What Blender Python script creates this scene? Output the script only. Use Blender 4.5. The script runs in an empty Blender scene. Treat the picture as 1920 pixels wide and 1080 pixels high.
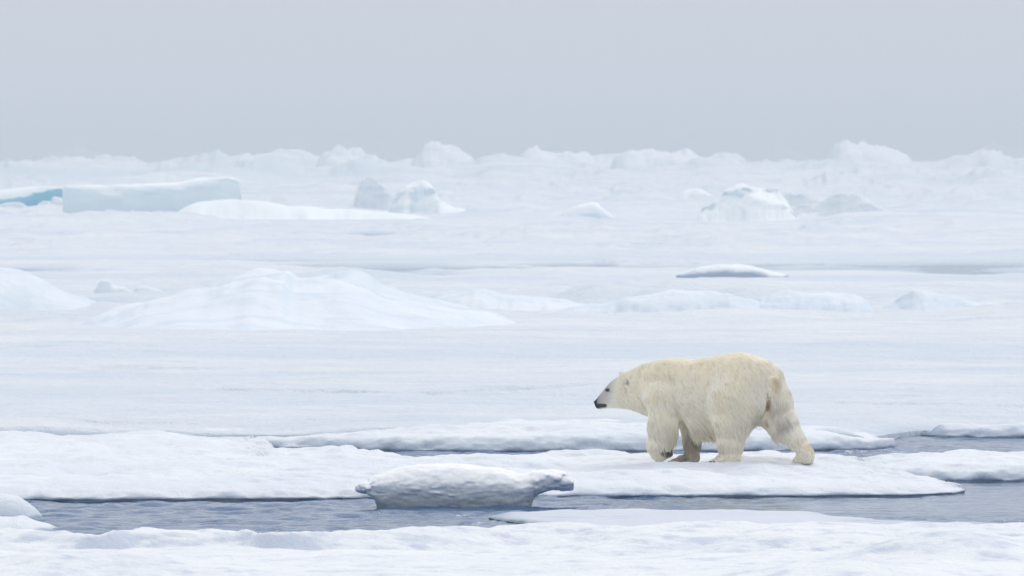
import bpy, math, numpy as np
from mathutils import Vector, kdtree

S = bpy.context.scene
# ------------------------------------------------------------------ camera
F = 16667.0            # focal length in pixels of a 1920 wide frame
HC = 3.60              # camera height above the water
HOR = 300.0            # image row of the true horizon
cam_d = bpy.data.cameras.new('camera')
cam = bpy.data.objects.new('camera', cam_d)
S.collection.objects.link(cam)
S.camera = cam
cam.location = (0, 0, HC)
cam.rotation_euler = (math.radians(90) - math.atan((540 - HOR) / F), 0, 0)
cam_d.sensor_width = 36
cam_d.lens = F / 1920 * 36
cam_d.clip_start = 1.0
cam_d.clip_end = 40000
cam_d.dof.use_dof = True
cam_d.dof.focus_distance = 99.5
cam_d.dof.aperture_fstop = 9.5
S.render.resolution_x, S.render.resolution_y = 1024, 576

# ------------------------------------------------------------------ world, sun, exposure
SUN_EL, SUN_AZ = math.radians(38), math.radians(20)     # behind the scene, a little to the right
w = bpy.data.worlds.new('World'); S.world = w; w.use_nodes = True
nt = w.node_tree; N = nt.nodes; L = nt.links; N.clear()
out = N.new('ShaderNodeOutputWorld'); bg = N.new('ShaderNodeBackground')
sky = N.new('ShaderNodeTexSky'); sky.sky_type = 'NISHITA'; sky.sun_disc = False
sky.sun_elevation = SUN_EL; sky.sun_rotation = SUN_AZ
sky.air_density = 1.0; sky.dust_density = 6.0; sky.ozone_density = 1.5
hs = N.new('ShaderNodeHueSaturation'); hs.inputs['Saturation'].default_value = 0.15
L.new(sky.outputs[0], hs.inputs['Color'])
tc = N.new('ShaderNodeTexCoord'); sx = N.new('ShaderNodeSeparateXYZ'); L.new(tc.outputs['Generated'], sx.inputs[0])
# closed cloud deck: grey-blue fog bank low down, brighter overhead
rp = N.new('ShaderNodeValToRGB'); rp.color_ramp.interpolation = 'EASE'
mp = N.new('ShaderNodeMath'); mp.operation = 'POWER'; mp.inputs[1].default_value = 0.5; mp.use_clamp = True
L.new(sx.outputs['Z'], mp.inputs[0]); L.new(mp.outputs[0], rp.inputs[0])
cr = rp.color_ramp
cr.elements[0].position = 0.0; cr.elements[0].color = (8.7, 9.6, 11.0, 1)
cr.elements[1].position = 1.0; cr.elements[1].color = (12.6, 13.0, 13.7, 1)
for p_, c_ in ((0.04, (8.7, 9.6, 11.0)), (0.13, (9.0, 9.7, 10.85)), (0.3, (10.1, 10.7, 11.8)), (0.6, (11.3, 11.8, 12.6))):
    e = cr.elements.new(p_); e.color = (*c_, 1)
mx = N.new('ShaderNodeMix'); mx.data_type = 'RGBA'; mx.inputs['Factor'].default_value = 0.9
L.new(hs.outputs[0], mx.inputs[6]); L.new(rp.outputs[0], mx.inputs[7])
br = N.new('ShaderNodeMapRange'); br.interpolation_type = 'SMOOTHSTEP'; L.new(sx.outputs['Y'], br.inputs[0])
br.inputs[1].default_value = 0.1; br.inputs[2].default_value = -0.8; br.inputs[3].default_value = 1.0; br.inputs[4].default_value = 1.22  # sky behind the camera brightened, added to lift the bear's flank
vm = N.new('ShaderNodeVectorMath'); vm.operation = 'SCALE'; L.new(mx.outputs[2], vm.inputs[0]); L.new(br.outputs[0], vm.inputs['Scale'])
L.new(vm.outputs[0], bg.inputs['Color']); bg.inputs['Strength'].default_value = 0.09
L.new(bg.outputs[0], out.inputs['Surface'])
sun_d = bpy.data.lights.new('sun', 'SUN'); sun_d.energy = 1.4; sun_d.angle = math.radians(25)
sun_d.color = (1.0, 0.97, 0.93)
sun = bpy.data.objects.new('sun', sun_d); S.collection.objects.link(sun)
sun.rotation_euler = Vector((math.sin(SUN_AZ) * math.cos(SUN_EL), math.cos(SUN_AZ) * math.cos(SUN_EL), math.sin(SUN_EL))).to_track_quat('Z', 'Y').to_euler()
S.view_settings.view_transform = 'Standard'; S.view_settings.look = 'None'
S.view_settings.gamma = 1; S.view_settings.exposure = -0.27
S.cycles.use_denoising = True
S.cycles.max_bounces = 8; S.cycles.diffuse_bounces = 7; S.cycles.volume_bounces = 1
S.cycles.transparent_max_bounces = 8

rng = np.random.default_rng(7)

# ------------------------------------------------------------------ numpy helpers
def _h(ix, iy, iz, s):
    n = (ix.astype(np.int64) * 374761393 + iy.astype(np.int64) * 668265263 + iz.astype(np.int64) * 2147483647 + s * 974634777) & 0x7fffffff
    n = ((n ^ (n >> 13)) * 1274126177) & 0x7fffffff
    n = ((n ^ (n >> 15)) * 1103515245 + 12345) & 0x7fffffff
    return ((n ^ (n >> 16)) & 0xfffff) / 524288.0 - 1.0
def vn(x, y, z, s=0):
    ix, iy, iz = np.floor(x), np.floor(y), np.floor(z)
    fx, fy, fz = x - ix, y - iy, z - iz
    q = lambda t: t * t * t * (t * (t * 6 - 15) + 10)
    u, v, w_ = q(fx), q(fy), q(fz)
    r = 0
    for a in (0, 1):
        for b in (0, 1):
            for c in (0, 1):
                r = r + _h(ix + a, iy + b, iz + c, s) * (u if a else 1 - u) * (v if b else 1 - v) * (w_ if c else 1 - w_)
    return r
def fbm(x, y, z=None, o=4, s=0, g=0.5):
    x = np.asarray(x, float); y = np.asarray(y, float)
    z = np.zeros_like(x) if z is None else np.asarray(z, float)
    r, a, k = 0, 1.0, 1.0
    for i in range(o):
        r = r + a * vn(x * k + 17.3 * i, y * k + 5.1 * i, z * k + 9.7 * i, s + i); a *= g; k *= 2.03
    return r
def sstep(a, b, x):
    t = np.clip((x - a) / (b - a), 0, 1); return t * t * (3 - 2 * t)
def curve(pts, x):
    """smooth curve through (x, value) points"""
    xs = np.array([p[0] for p in pts], float); vs = np.array([p[1] for p in pts], float)
    m = np.gradient(vs, xs)
    d = np.diff(vs) / np.diff(xs)
    for i in range(1, len(xs) - 1):
        if d[i - 1] * d[i] <= 0: m[i] = 0
        else: m[i] = np.sign(m[i]) * min(abs(m[i]), 2.5 * min(abs(d[i - 1]), abs(d[i])))
    m[0], m[-1] = d[0], d[-1]
    x = np.clip(x, xs[0], xs[-1])
    i = np.clip(np.searchsorted(xs, x) - 1, 0, len(xs) - 2)
    h = xs[i + 1] - xs[i]; t = (x - xs[i]) / h
    return ((2*t**3 - 3*t**2 + 1) * vs[i] + (t**3 - 2*t**2 + t) * h * m[i] + (-2*t**3 + 3*t**2) * vs[i+1] + (t**3 - t**2) * h * m[i+1])
def depth_of(row, z=0.0): return (HC - z) * F / (row - HOR)
def x_of(px, y): return (px - 960.0) / F * y
def z_of(row, y): return HC - (row - HOR) / F * y

def mesh_obj(name, V, Q, mat, parent=None, smooth=True, col=None):
    me = bpy.data.meshes.new(name)
    V = np.asarray(V, np.float32); Q = np.asarray(Q, np.int32)
    k = Q.shape[1]
    me.vertices.add(len(V)); me.vertices.foreach_set('co', V.ravel())
    me.loops.add(Q.size); me.loops.foreach_set('vertex_index', Q.ravel())
    me.polygons.add(len(Q)); me.polygons.foreach_set('loop_start', np.arange(0, Q.size, k, dtype=np.int32))
    me.polygons.foreach_set('loop_total', np.full(len(Q), k, np.int32))
    me.polygons.foreach_set('use_smooth', np.full(len(Q), smooth))
    me.update(calc_edges=True); me.validate()
    if col is not None:
        at = me.color_attributes.new('col', 'FLOAT_COLOR', 'POINT')
        at.data.foreach_set('color', np.asarray(col, np.float32).ravel())
    me.materials.append(mat)
    o = bpy.data.objects.new(name, me); S.collection.objects.link(o)
    if parent is not None: o.parent = parent
    return o
def tag(o, label=None, cat=None, group=None, kind=None):
    if label: o['label'] = label
    if cat: o['category'] = cat
    if group: o['group'] = group
    if kind: o['kind'] = kind
    return o
def grid_quads(nr, nc, wrap=False):
    i = np.arange(nr * nc).reshape(nr, nc)
    if wrap: i = np.vstack([i, i[:1]])
    return np.stack([i[:-1, :-1], i[:-1, 1:], i[1:, 1:], i[1:, :-1]], -1).reshape(-1, 4)

def surface_nets(Fv, org, h):
    """dual surface of a sampled distance field"""
    nx, ny, nz = Fv.shape
    ins = Fv < 0
    c = [(a, b, d) for a in (0, 1) for b in (0, 1) for d in (0, 1)]
    sl = lambda A, o: A[o[0]:nx - 1 + o[0], o[1]:ny - 1 + o[1], o[2]:nz - 1 + o[2]]
    cnt = sum(sl(ins, o).astype(np.int8) for o in c)
    act = (cnt > 0) & (cnt < 8)
    I = np.argwhere(act)
    idx = np.full(act.shape, -1, np.int64); idx[act] = np.arange(len(I))
    acc = np.zeros((len(I), 3)); n = np.zeros(len(I))
    for a in range(8):
        for b in range(a + 1, 8):
            oa, ob = np.array(c[a]), np.array(c[b])
            if np.abs(oa - ob).sum() != 1: continue
            fa = Fv[tuple((I + oa).T)]; fb = Fv[tuple((I + ob).T)]
            m = (fa < 0) != (fb < 0)
            t = np.where(m, fa / np.where(m, fa - fb, 1), 0)
            acc += np.where(m[:, None], oa + t[:, None] * (ob - oa), 0); n += m
    V = (I + acc / n[:, None]) * h + np.array(org)
    Q = []
    for ax in range(3):
        s0 = [slice(1, -1)] * 3; s0[ax] = slice(0, -1)
        s1 = list(s0); s1[ax] = slice(1, None)
        A, B = ins[tuple(s0)], ins[tuple(s1)]
        E = np.argwhere(A != B)
        if not len(E): continue
        base = E.copy()
        for k in range(3):
            if k != ax: base[:, k] += 1
        flip = A[tuple(E.T)]
        u, v = [k for k in range(3) if k != ax]
        if ax == 1: u, v = v, u
        du = np.zeros(3, int); du[u] = 1; dv = np.zeros(3, int); dv[v] = 1
        q = np.stack([idx[tuple((base - du - dv).T)], idx[tuple((base - dv).T)], idx[tuple(base.T)], idx[tuple((base - du).T)]], -1)
        q = np.where(flip[:, None], q, q[:, ::-1])
        Q.append(q)
    return V, np.concatenate(Q)
def relax(V, Q, it=2, k=0.5):
    for _ in range(it):
        acc = np.zeros_like(V); n = np.zeros(len(V))
        for a, b in ((0, 1), (1, 2), (2, 3), (3, 0)):
            for p, q in ((a, b), (b, a)):
                np.add.at(acc, Q[:, p], V[Q[:, q]]); np.add.at(n, Q[:, p], 1)
        V = V + k * (acc / np.maximum(n, 1)[:, None] - V)
    return V

# ------------------------------------------------------------------ materials
def new_mat(name):
    m = bpy.data.materials.new(name); m.use_nodes = True
    n = m.node_tree.nodes; l = m.node_tree.links
    return m, n, l, n['Principled BSDF']
def noise(n, l, vec, scale, detail=4, rough=0.6):
    t = n.new('ShaderNodeTexNoise'); t.inputs['Scale'].default_value = scale
    t.inputs['Detail'].default_value = detail; t.inputs['Roughness'].default_value = rough
    l.new(vec, t.inputs['Vector']); return t
def ice_mat(name, snow=(0.86, 0.88, 0.92), ice=(0.60, 0.68, 0.76), wet=(0.20, 0.29, 0.36), lo=0.25, hi=0.65, wz=0.05, bump=0.5, scale=1.0, patch=0.35, sub=0.0, bdist=0.02, big=0.0, bigs=0.03):
    """snow lying on top, bare blue-grey ice where the surface is steep (the same tint paints in slope shading), a soaked band at the waterline"""
    m, n, l, b = new_mat(name)
    geo = n.new('ShaderNodeNewGeometry')
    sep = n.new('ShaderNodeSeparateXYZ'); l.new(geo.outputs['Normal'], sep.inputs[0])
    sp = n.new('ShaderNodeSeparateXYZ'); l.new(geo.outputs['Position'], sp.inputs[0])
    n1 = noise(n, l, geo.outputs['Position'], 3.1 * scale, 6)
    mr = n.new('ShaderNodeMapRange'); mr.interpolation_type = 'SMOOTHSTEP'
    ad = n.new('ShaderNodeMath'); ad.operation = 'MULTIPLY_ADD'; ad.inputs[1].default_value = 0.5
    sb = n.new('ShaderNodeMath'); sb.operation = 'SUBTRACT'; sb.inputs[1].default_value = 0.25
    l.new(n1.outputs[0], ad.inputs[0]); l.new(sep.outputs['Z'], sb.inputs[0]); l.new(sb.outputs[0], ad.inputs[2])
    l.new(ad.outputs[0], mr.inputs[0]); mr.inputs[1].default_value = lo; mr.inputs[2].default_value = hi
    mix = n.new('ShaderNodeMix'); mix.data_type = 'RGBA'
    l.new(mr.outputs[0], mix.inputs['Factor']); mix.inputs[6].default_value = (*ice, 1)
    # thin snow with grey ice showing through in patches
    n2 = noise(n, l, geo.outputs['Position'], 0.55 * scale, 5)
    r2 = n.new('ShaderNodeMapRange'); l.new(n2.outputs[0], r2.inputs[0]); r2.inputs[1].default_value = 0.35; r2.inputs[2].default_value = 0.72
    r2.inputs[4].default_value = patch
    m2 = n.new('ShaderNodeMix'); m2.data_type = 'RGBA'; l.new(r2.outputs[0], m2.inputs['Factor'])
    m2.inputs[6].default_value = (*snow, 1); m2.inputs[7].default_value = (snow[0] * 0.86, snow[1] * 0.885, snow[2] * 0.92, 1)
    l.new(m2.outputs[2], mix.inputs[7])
    if big:
        mpn = n.new('ShaderNodeMapping'); mpn.inputs['Scale'].default_value = (0.35, 1, 1); l.new(geo.outputs['Position'], mpn.inputs[0])
        last = mix.outputs[2]
        for k_, (sc_, lo_) in enumerate(((bigs, .47), (bigs * 5, .5))):
            nb = noise(n, l, mpn.outputs[0], sc_, 6, 0.6)
            rb = n.new('ShaderNodeMapRange'); l.new(nb.outputs[0], rb.inputs[0]); rb.inputs[1].default_value = lo_; rb.inputs[2].default_value = lo_ + .17; rb.inputs[4].default_value = big
            mm = n.new('ShaderNodeMix'); mm.data_type = 'RGBA'; l.new(rb.outputs[0], mm.inputs['Factor']); l.new(last, mm.inputs[6])
            mm.inputs[7].default_value = (snow[0] * .80, snow[1] * .855, snow[2] * .92, 1); last = mm.outputs[2]
        mix_out = last
    else: mix_out = mix.outputs[2]
    # soaked ice at the waterline
    mz = n.new('ShaderNodeMath'); mz.operation = 'MULTIPLY_ADD'; mz.inputs[1].default_value = -0.07; l.new(n1.outputs[0], mz.inputs[0]); l.new(sp.outputs['Z'], mz.inputs[2])
    rz = n.new('ShaderNodeMapRange'); rz.interpolation_type = 'SMOOTHSTEP'; l.new(mz.outputs[0], rz.inputs[0]); rz.inputs[1].default_value = -0.035; rz.inputs[2].default_value = wz
    m3 = n.new('ShaderNodeMix'); m3.data_type = 'RGBA'; l.new(rz.outputs[0], m3.inputs['Factor']); m3.inputs[6].default_value = (*wet, 1); l.new(mix_out, m3.inputs[7])
    l.new(m3.outputs[2], b.inputs['Base Color'])
    b.inputs['Roughness'].default_value = 0.75; b.inputs['Specular IOR Level'].default_value = 0.25
    if sub:
        b.inputs['Subsurface Weight'].default_value = sub; b.inputs['Subsurface Radius'].default_value = (0.3, 0.6, 1.0); b.inputs['Subsurface Scale'].default_value = 0.06
    n3 = noise(n, l, geo.outputs['Position'], 14 * scale, 6, 0.65)
    n4 = noise(n, l, geo.outputs['Position'], 2.2 * scale, 5, 0.6)
    sm = n.new('ShaderNodeMath'); sm.operation = 'MULTIPLY_ADD'; sm.inputs[1].default_value = 3.0
    l.new(n4.outputs[0], sm.inputs[0]); l.new(n3.outputs[0], sm.inputs[2])
    bp = n.new('ShaderNodeBump'); bp.inputs['Strength'].default_value = bump; bp.inputs['Distance'].default_value = bdist
    l.new(sm.outputs[0], bp.inputs['Height']); l.new(bp.outputs[0], b.inputs['Normal'])
    return m
M_near = ice_mat('snow_covered_floe_ice', snow=(0.81, 0.83, 0.86), ice=(0.60, 0.66, 0.74), wet=(0.34, 0.42, 0.51), wz=0.005, lo=0.50, hi=0.95, patch=0.8, bump=0.9, big=0.45, bigs=0.35)  # wide slope blend greys slight slopes, painting in shading
M_fore = ice_mat('foreground_snow', snow=(0.83, 0.845, 0.865), ice=(0.58, 0.63, 0.73), wet=(0.20, 0.27, 0.36), wz=0.02, lo=0.86, hi=1.01, patch=0.6, bump=1.0)  # gentle slopes greyed by colour, deepening the weak shading of the light
M_grey = ice_mat('thin_grey_ice', snow=(0.62, 0.645, 0.715), ice=(0.5, 0.55, 0.64), wz=0.035, patch=0.4, bump=0.5)
M_field = ice_mat('pack_ice_snow', snow=(0.78, 0.81, 0.85), ice=(0.60, 0.67, 0.755), wet=(0.46, 0.54, 0.64), wz=0.10, lo=0.80, hi=1.02, scale=0.5, patch=0.9, bump=0.9, bdist=0.08, big=0.95)  # slopes tinted blue-grey to paint shading the even light lacks
M_far = ice_mat('distant_snow', big=0.6, bigs=0.12, snow=(0.79, 0.82, 0.86), ice=(0.74, 0.79, 0.84), wz=0.02, lo=0.7, hi=1.0, scale=0.25, patch=0.3, bump=0.5, bdist=0.05)
M_blue = ice_mat('old_blue_ice', snow=(0.87, 0.91, 0.93), ice=(0.72, 0.82, 0.87), wet=(0.3, 0.45, 0.58), lo=0.1, hi=0.6, scale=0.4, patch=0.2, bump=0.5)
M_dblue = ice_mat('deep_blue_ice', snow=(0.87, 0.91, 0.94), ice=(0.22, 0.52, 0.67), wet=(0.13, 0.35, 0.50), lo=0.25, hi=0.6, scale=0.4, patch=0.2, bump=0.4)
M_drift = ice_mat('wind_packed_drift', snow=(0.775, 0.815, 0.86), ice=(0.68, 0.75, 0.82), wz=0.02, lo=0.8, hi=1.0, scale=0.25, patch=0.5, bump=0.7, bdist=0.05, big=0.7, bigs=0.2)  # bluish shading of the mounds put into the snow and slope colours
M_dark_side = ice_mat('dark_sided_ice', snow=(0.83, 0.86, 0.89), ice=(0.34, 0.43, 0.55), lo=0.55, hi=0.95, scale=0.5, patch=0.2, bump=0.4, bdist=0.03)  # dark sides are colour alone; no hollow is modelled
M_block = ice_mat('grey_white_ice', snow=(0.90, 0.905, 0.915), ice=(0.72, 0.745, 0.77), wet=(0.26, 0.33, 0.37), lo=-0.1, hi=0.65, wz=0.15, scale=2.0, patch=0.1, bump=0.5, bdist=0.012, sub=0.3)  # greyer on steep faces, darker towards the bottom

# ------------------------------------------------------------------ water
mw, n, l, b = new_mat('sea_water')
b.inputs['Base Color'].default_value = (0.035, 0.105, 0.235, 1)
b.inputs['Roughness'].default_value = 0.08; b.inputs['IOR'].default_value = 1.33
geo = n.new('ShaderNodeNewGeometry')
a1 = noise(n, l, geo.outputs['Position'], 5.0, 5, 0.65)
bp = n.new('ShaderNodeBump'); bp.inputs['Strength'].default_value = 0.6; bp.inputs['Distance'].default_value = 0.04
l.new(a1.outputs[0], bp.inputs['Height']); l.new(bp.outputs[0], b.inputs['Normal'])
# one sheet: fine ripples where the open leads lie near the camera, coarse to the horizon
xs = np.concatenate([[-6000, -600, -60, -20], np.arange(-9.5, 9.5, 0.05), [20, 60, 600, 6000]])
ys = np.concatenate([[-300, 0, 60], np.arange(80, 118, 0.06), [140, 200, 400, 1000, 7000]])
X, Y = np.meshgrid(xs, ys)
Z = 0.026 * fbm(X * 2.4, Y * 4.0, o=4, s=31, g=0.55) * (0.25 + 0.75 * sstep(-0.35, 0.5, 0.35 + fbm(X * 0.25, Y * 0.16, o=2, s=44)))
Z = np.where((np.abs(X) < 9.4) & (Y > 80.5) & (Y < 117.5), Z, 0)
tag(mesh_obj('water', np.stack([X, Y, Z], -1).reshape(-1, 3), grid_quads(len(ys), len(xs)), mw), kind='structure')

# ------------------------------------------------------------------ pack ice field (ground)
rows = np.concatenate([np.linspace(505, 70, 560), np.linspace(69, 12, 190), [11, 10, 9.2]])
ysf = 3.4 * F / rows
u = np.concatenate([[-0.9, -0.5, -0.25, -0.13], np.linspace(-0.085, 0.085, 720), [0.13, 0.25, 0.5, 0.9]])
U, Yf = np.meshgrid(u, ysf); Xf = U * Yf
PX = U * F + 960
ROW = 3.4 * F / Yf + HOR          # row the flat ice would have
def field_height(X, Y, PX, ROW):
    z = np.full_like(X, 0.20)
    flat = sstep(200, 165, Y)
    z += 0.032 * fbm(X / 1.6, Y / 2.6, o=5, s=3) * flat
    z += 0.04 * fbm(X / 6, Y / 9, o=4, s=4)
    mid = sstep(165, 200, Y)
    a = np.interp(Y, [165, 200, 330, 450, 600, 1000, 1800, 4000], [0.04, 0.11, 0.20, 0.42, 0.62, 0.9, 1.5, 2.0])
    b1 = fbm(X / 4.5, Y / 10, o=5, s=5, g=0.55); b2 = fbm(X / 11, Y / 30, o=5, s=6, g=0.55); kk = sstep(300, 600, Y)
    nn = b1 * (1 - kk) + b2 * kk
    rg = 0.45 - np.abs(fbm(X / 9, Y / 22, o=4, s=7)) * 1.3                       # sharp crests of rafted ice
    z += mid * a * (np.maximum(nn - 0.12, -0.12) + 0.9 * np.maximum(rg, 0) * sstep(-0.2, 0.5, fbm(X / 40, Y / 90, o=2, s=8)))
    rub = np.interp(Y, [180, 300, 600, 1000, 2000], [0.10, 0.22, 0.55, 0.9, 1.2]); kx = np.interp(Y, [300, 700], [2.6, 5])
    kx2 = 3.0 * (1 - kk) + 5.5 * kk
    r1_ = fbm(X / 3.0, Y / 7, o=4, s=14, g=0.55) * (1 - kk) + fbm(X / 6.0, Y / 18, o=5, s=15, g=0.6) * kk
    z += mid * rub * np.maximum(r1_ - 0.22, 0) * sstep(-0.15, 0.35, fbm(X / 30, Y / 45, o=3, s=16))
    flatb = np.exp(-((ROW - 496) / 9) ** 2) * (0.30 + 0.70 * sstep(-0.35, 0.45, fbm(PX / 330, Y / 60, o=3, s=17) + 0.35 * sstep(1200, 1900, PX)))
    z = z * (1 - flatb) + flatb * (0.08 + 0.05 * fbm(X / 5, Y / 20, o=4, s=10))
    # pressure ridges towards the horizon
    far = sstep(520, 900, Y)
    z += far * np.interp(Y, [500, 900, 1400], [0, 0.9, 1.3]) * np.maximum(fbm(X / 14, Y / 70, o=5, s=9, g=0.48), 0)
    z += 2.85 * np.exp(-((Y - 1150) / 150) ** 2) * (0.8 + 0.35 * fbm(X / 12, Y / 60, o=5, s=19, g=0.45))
    # low ridge crossing the middle right, rows 545-590
    yr = 208 + 10 * fbm(X / 14, X * 0, o=2, s=12)
    rr = np.exp(-((Y - yr) / 6.5) ** 2) * sstep(900, 1150, PX)
    z += rr * (0.30 + 0.16 * fbm(X / 2.4, Y / 5, o=4, s=13))
    # leads and cracks (dips under the water level)
    def lead(r0, h, p0, p1, d=0.35, wob=3.0, s=1):
        c = r0 + wob * fbm(PX / 260, PX * 0, o=3, s=50 + s)
        wv = h * np.maximum(0.7 + 0.6 * fbm(PX / 120, PX * 0, o=3, s=70 + s), 0.12)
        e = sstep(p0 - 60, p0 + 60, PX) * sstep(p1 + 60, p1 - 60, PX)
        return -d * e * sstep(wv, wv * 0.45, np.abs(ROW - c)) - (0.10 * np.exp(-((ROW - c) / (4.0 * h)) ** 2) * e if d > 0.15 else 0)
    for args in ((495, 3.2, 470, 1010, .22, 1, 1), (509, 3.0, 720, 880, .36, 1, 2), (489, 2.4, 1000, 2100, .22, 0.8, 3), (502, 3.0, 1740, 2100, .4, 0.8, 4), (490, 1.5, 150, 600, .12, 0.8, 12),
                 (499, 2.8, -100, 170, .32, 1.5, 5), (478, 1.6, 350, 600, .22, 2, 6), (455, 1.6, 1080, 1260, .3, 1, 7), (363, 1.0, 920, 1300, .5, 1, 8), (358, 0.9, 1500, 1800, .5, 1, 9),
                 (452, 2, 1190, 1240, .25, 1, 10), (434, 2, 640, 780, .3, 1, 11)):
        z += lead(*args)
    # fine cracks on the flat sheet
    for (r0, h, p0, p1, d, s) in ((733, 2.2, 380, 1080, 0.13, 21), (646, 2.6, -60, 330, 0.10, 22), (688, 2.2, 60, 430, 0.08, 23), (735, 1.8, 1560, 1800, .09, 26), (672, 1.8, 900, 1400, .06, 27), (760, 1.8, 1560, 2000, .08, 28), (790, 2, -60, 350, .08, 29), (826, 3, 330, 480, .12, 24), (842, 2.5, 190, 270, .1, 25)):
        z += lead(r0, h, p0, p1, d, 3, s)
    return z
Zf = field_height(Xf, Yf, PX, ROW)
Zf = np.where(Yf < 112 + 4.2 * sstep(1590, 1740, PX) + 0.5 * fbm(Xf, Xf * 0, o=4, s=90) * sstep(1560, 1640, PX), -0.3, Zf)
Zf = np.where(Zf > 0, Zf * (1 - sstep(1560, 1640, PX) * 0.6 * sstep(5, 0, Yf - 112 - 4.2 * sstep(1590, 1740, PX))), Zf)
Zf = Zf - 0.05 * sstep(620, 480, PX) * sstep(5.5, 0, Yf - 112 + 1.5 * fbm(Xf * 0.4, Xf * 0, o=4, s=91))
Zf[0] = -0.3; Zf[1] = np.minimum(Zf[1], 0.12)
field = mesh_obj('ice_field', np.stack([Xf, Yf, Zf], -1).reshape(-1, 3), grid_quads(len(ysf), len(u)), M_field)
tag(field, kind='structure')

# ------------------------------------------------------------------ builders for floes and hummocks
def floe(name, near, far, top, mat, px_ref=None, step=0.035, nt_=60, noise_a=0.02, face_round=0.10, seed=0, label=None, cat='ice floe', group=None, bump_top=0.06, lumps=None, undercut=0.015, far_z=0.17):
    """a floating plate swept along x: near / far edge as (px, row) at the waterline, top as (px, z) of the face, a rounded crest"""
    p0 = max(near[0][0], far[0][0]); p1 = min(near[-1][0], far[-1][0])
    ymid = depth_of(near[len(near) // 2][1])
    npx = int((p1 - p0) / F * ymid / step) + 2
    pxs = np.linspace(p0, p1, npx)
    yn = depth_of(curve(near, pxs)); yf = depth_of(curve(far, pxs), np.minimum(far_z, curve(top, pxs)))
    yf = np.maximum(yf, yn + 0.04)
    xx = x_of(pxs, yn)
    jit = fbm(xx * 0.45, xx * 0, o=7, s=seed, g=0.6) * 0.16 + fbm(xx * 6, xx * 0, o=3, s=seed + 1) * 0.03
    taper = np.clip((yf - yn) / 0.8, 0.02, 1)
    yn = yn + jit * taper
    ok = np.where(yf - yn > 0.10)[0]; ok = np.arange(ok[0], ok[-1] + 1)
    pxs, xx, yn, yf, taper = pxs[ok], xx[ok], yn[ok], yf[ok], taper[ok]; npx = len(ok)
    yf = np.maximum(yf, yn + 0.04)
    H = curve(top, pxs) * np.sqrt(np.clip((yf - yn) / 0.5, 0.02, 1))
    rowsP = []
    # face: list of (inset, z fraction)
    face = [(0.35, None, -0.40), (0.12, None, -0.22), (undercut, None, -0.04), (undercut, None, 0.008), (undercut * .3, None, 0.02), (0.0, 0.2, 0), (0.01, 0.32, 0), (0.025, 0.45, 0), (0.045, 0.57, 0), (0.075, 0.69, 0), (0.12, 0.81, 0), (0.18, 0.91, 0), (0.28, 1.0, 0)]
    W = (yf - yn)
    for ins, fr, z0 in face:
        i_ = np.minimum(ins * (face_round / 0.10), W * 0.4)
        rowsP.append((yn + i_, (fr * H if fr is not None else np.full_like(H, z0))))
    i0 = np.minimum(0.28 * face_round / 0.1, W * 0.4)
    for t in np.linspace(0, 1, nt_ + 2)[1:-1] ** 1.15:
        y = yn + i0 + (W - i0 - np.minimum(0.2, W * 0.3)) * t
        h = H.copy()
        if lumps is not None: h = h + lumps(pxs, y, t) * taper * min(1, t * 12)
        h = h + bump_top * fbm(xx * 1.1, y * 0.9, o=5, s=seed + 5) * taper * min(1, t * 6)
        rowsP.append((y, h))
    rowsP.append((yf - np.minimum(0.08, W * 0.1), H * 0.6)); rowsP.append((yf, np.full_like(H, -0.05))); rowsP.append((yf - np.minimum(.2, W * .2), np.full_like(H, -0.40)))
    Yg = np.array([r[0] for r in rowsP]); Zg = np.array([r[1] for r in rowsP]); Xg = np.repeat(xx[None], len(rowsP), 0)
    d = noise_a * fbm(Xg * 4, Yg * 4, Zg * 12, o=4, s=seed + 9)
    Yg = Yg - d * taper * 1.6; Zg = np.where(Zg > 0.03, Zg + d * 0.8 * taper, Zg)
    o = mesh_obj(name, np.stack([Xg, Yg, Zg], -1).reshape(-1, 3), grid_quads(len(rowsP), npx, wrap=True), mat)
    return tag(o, label, cat, group)

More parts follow.
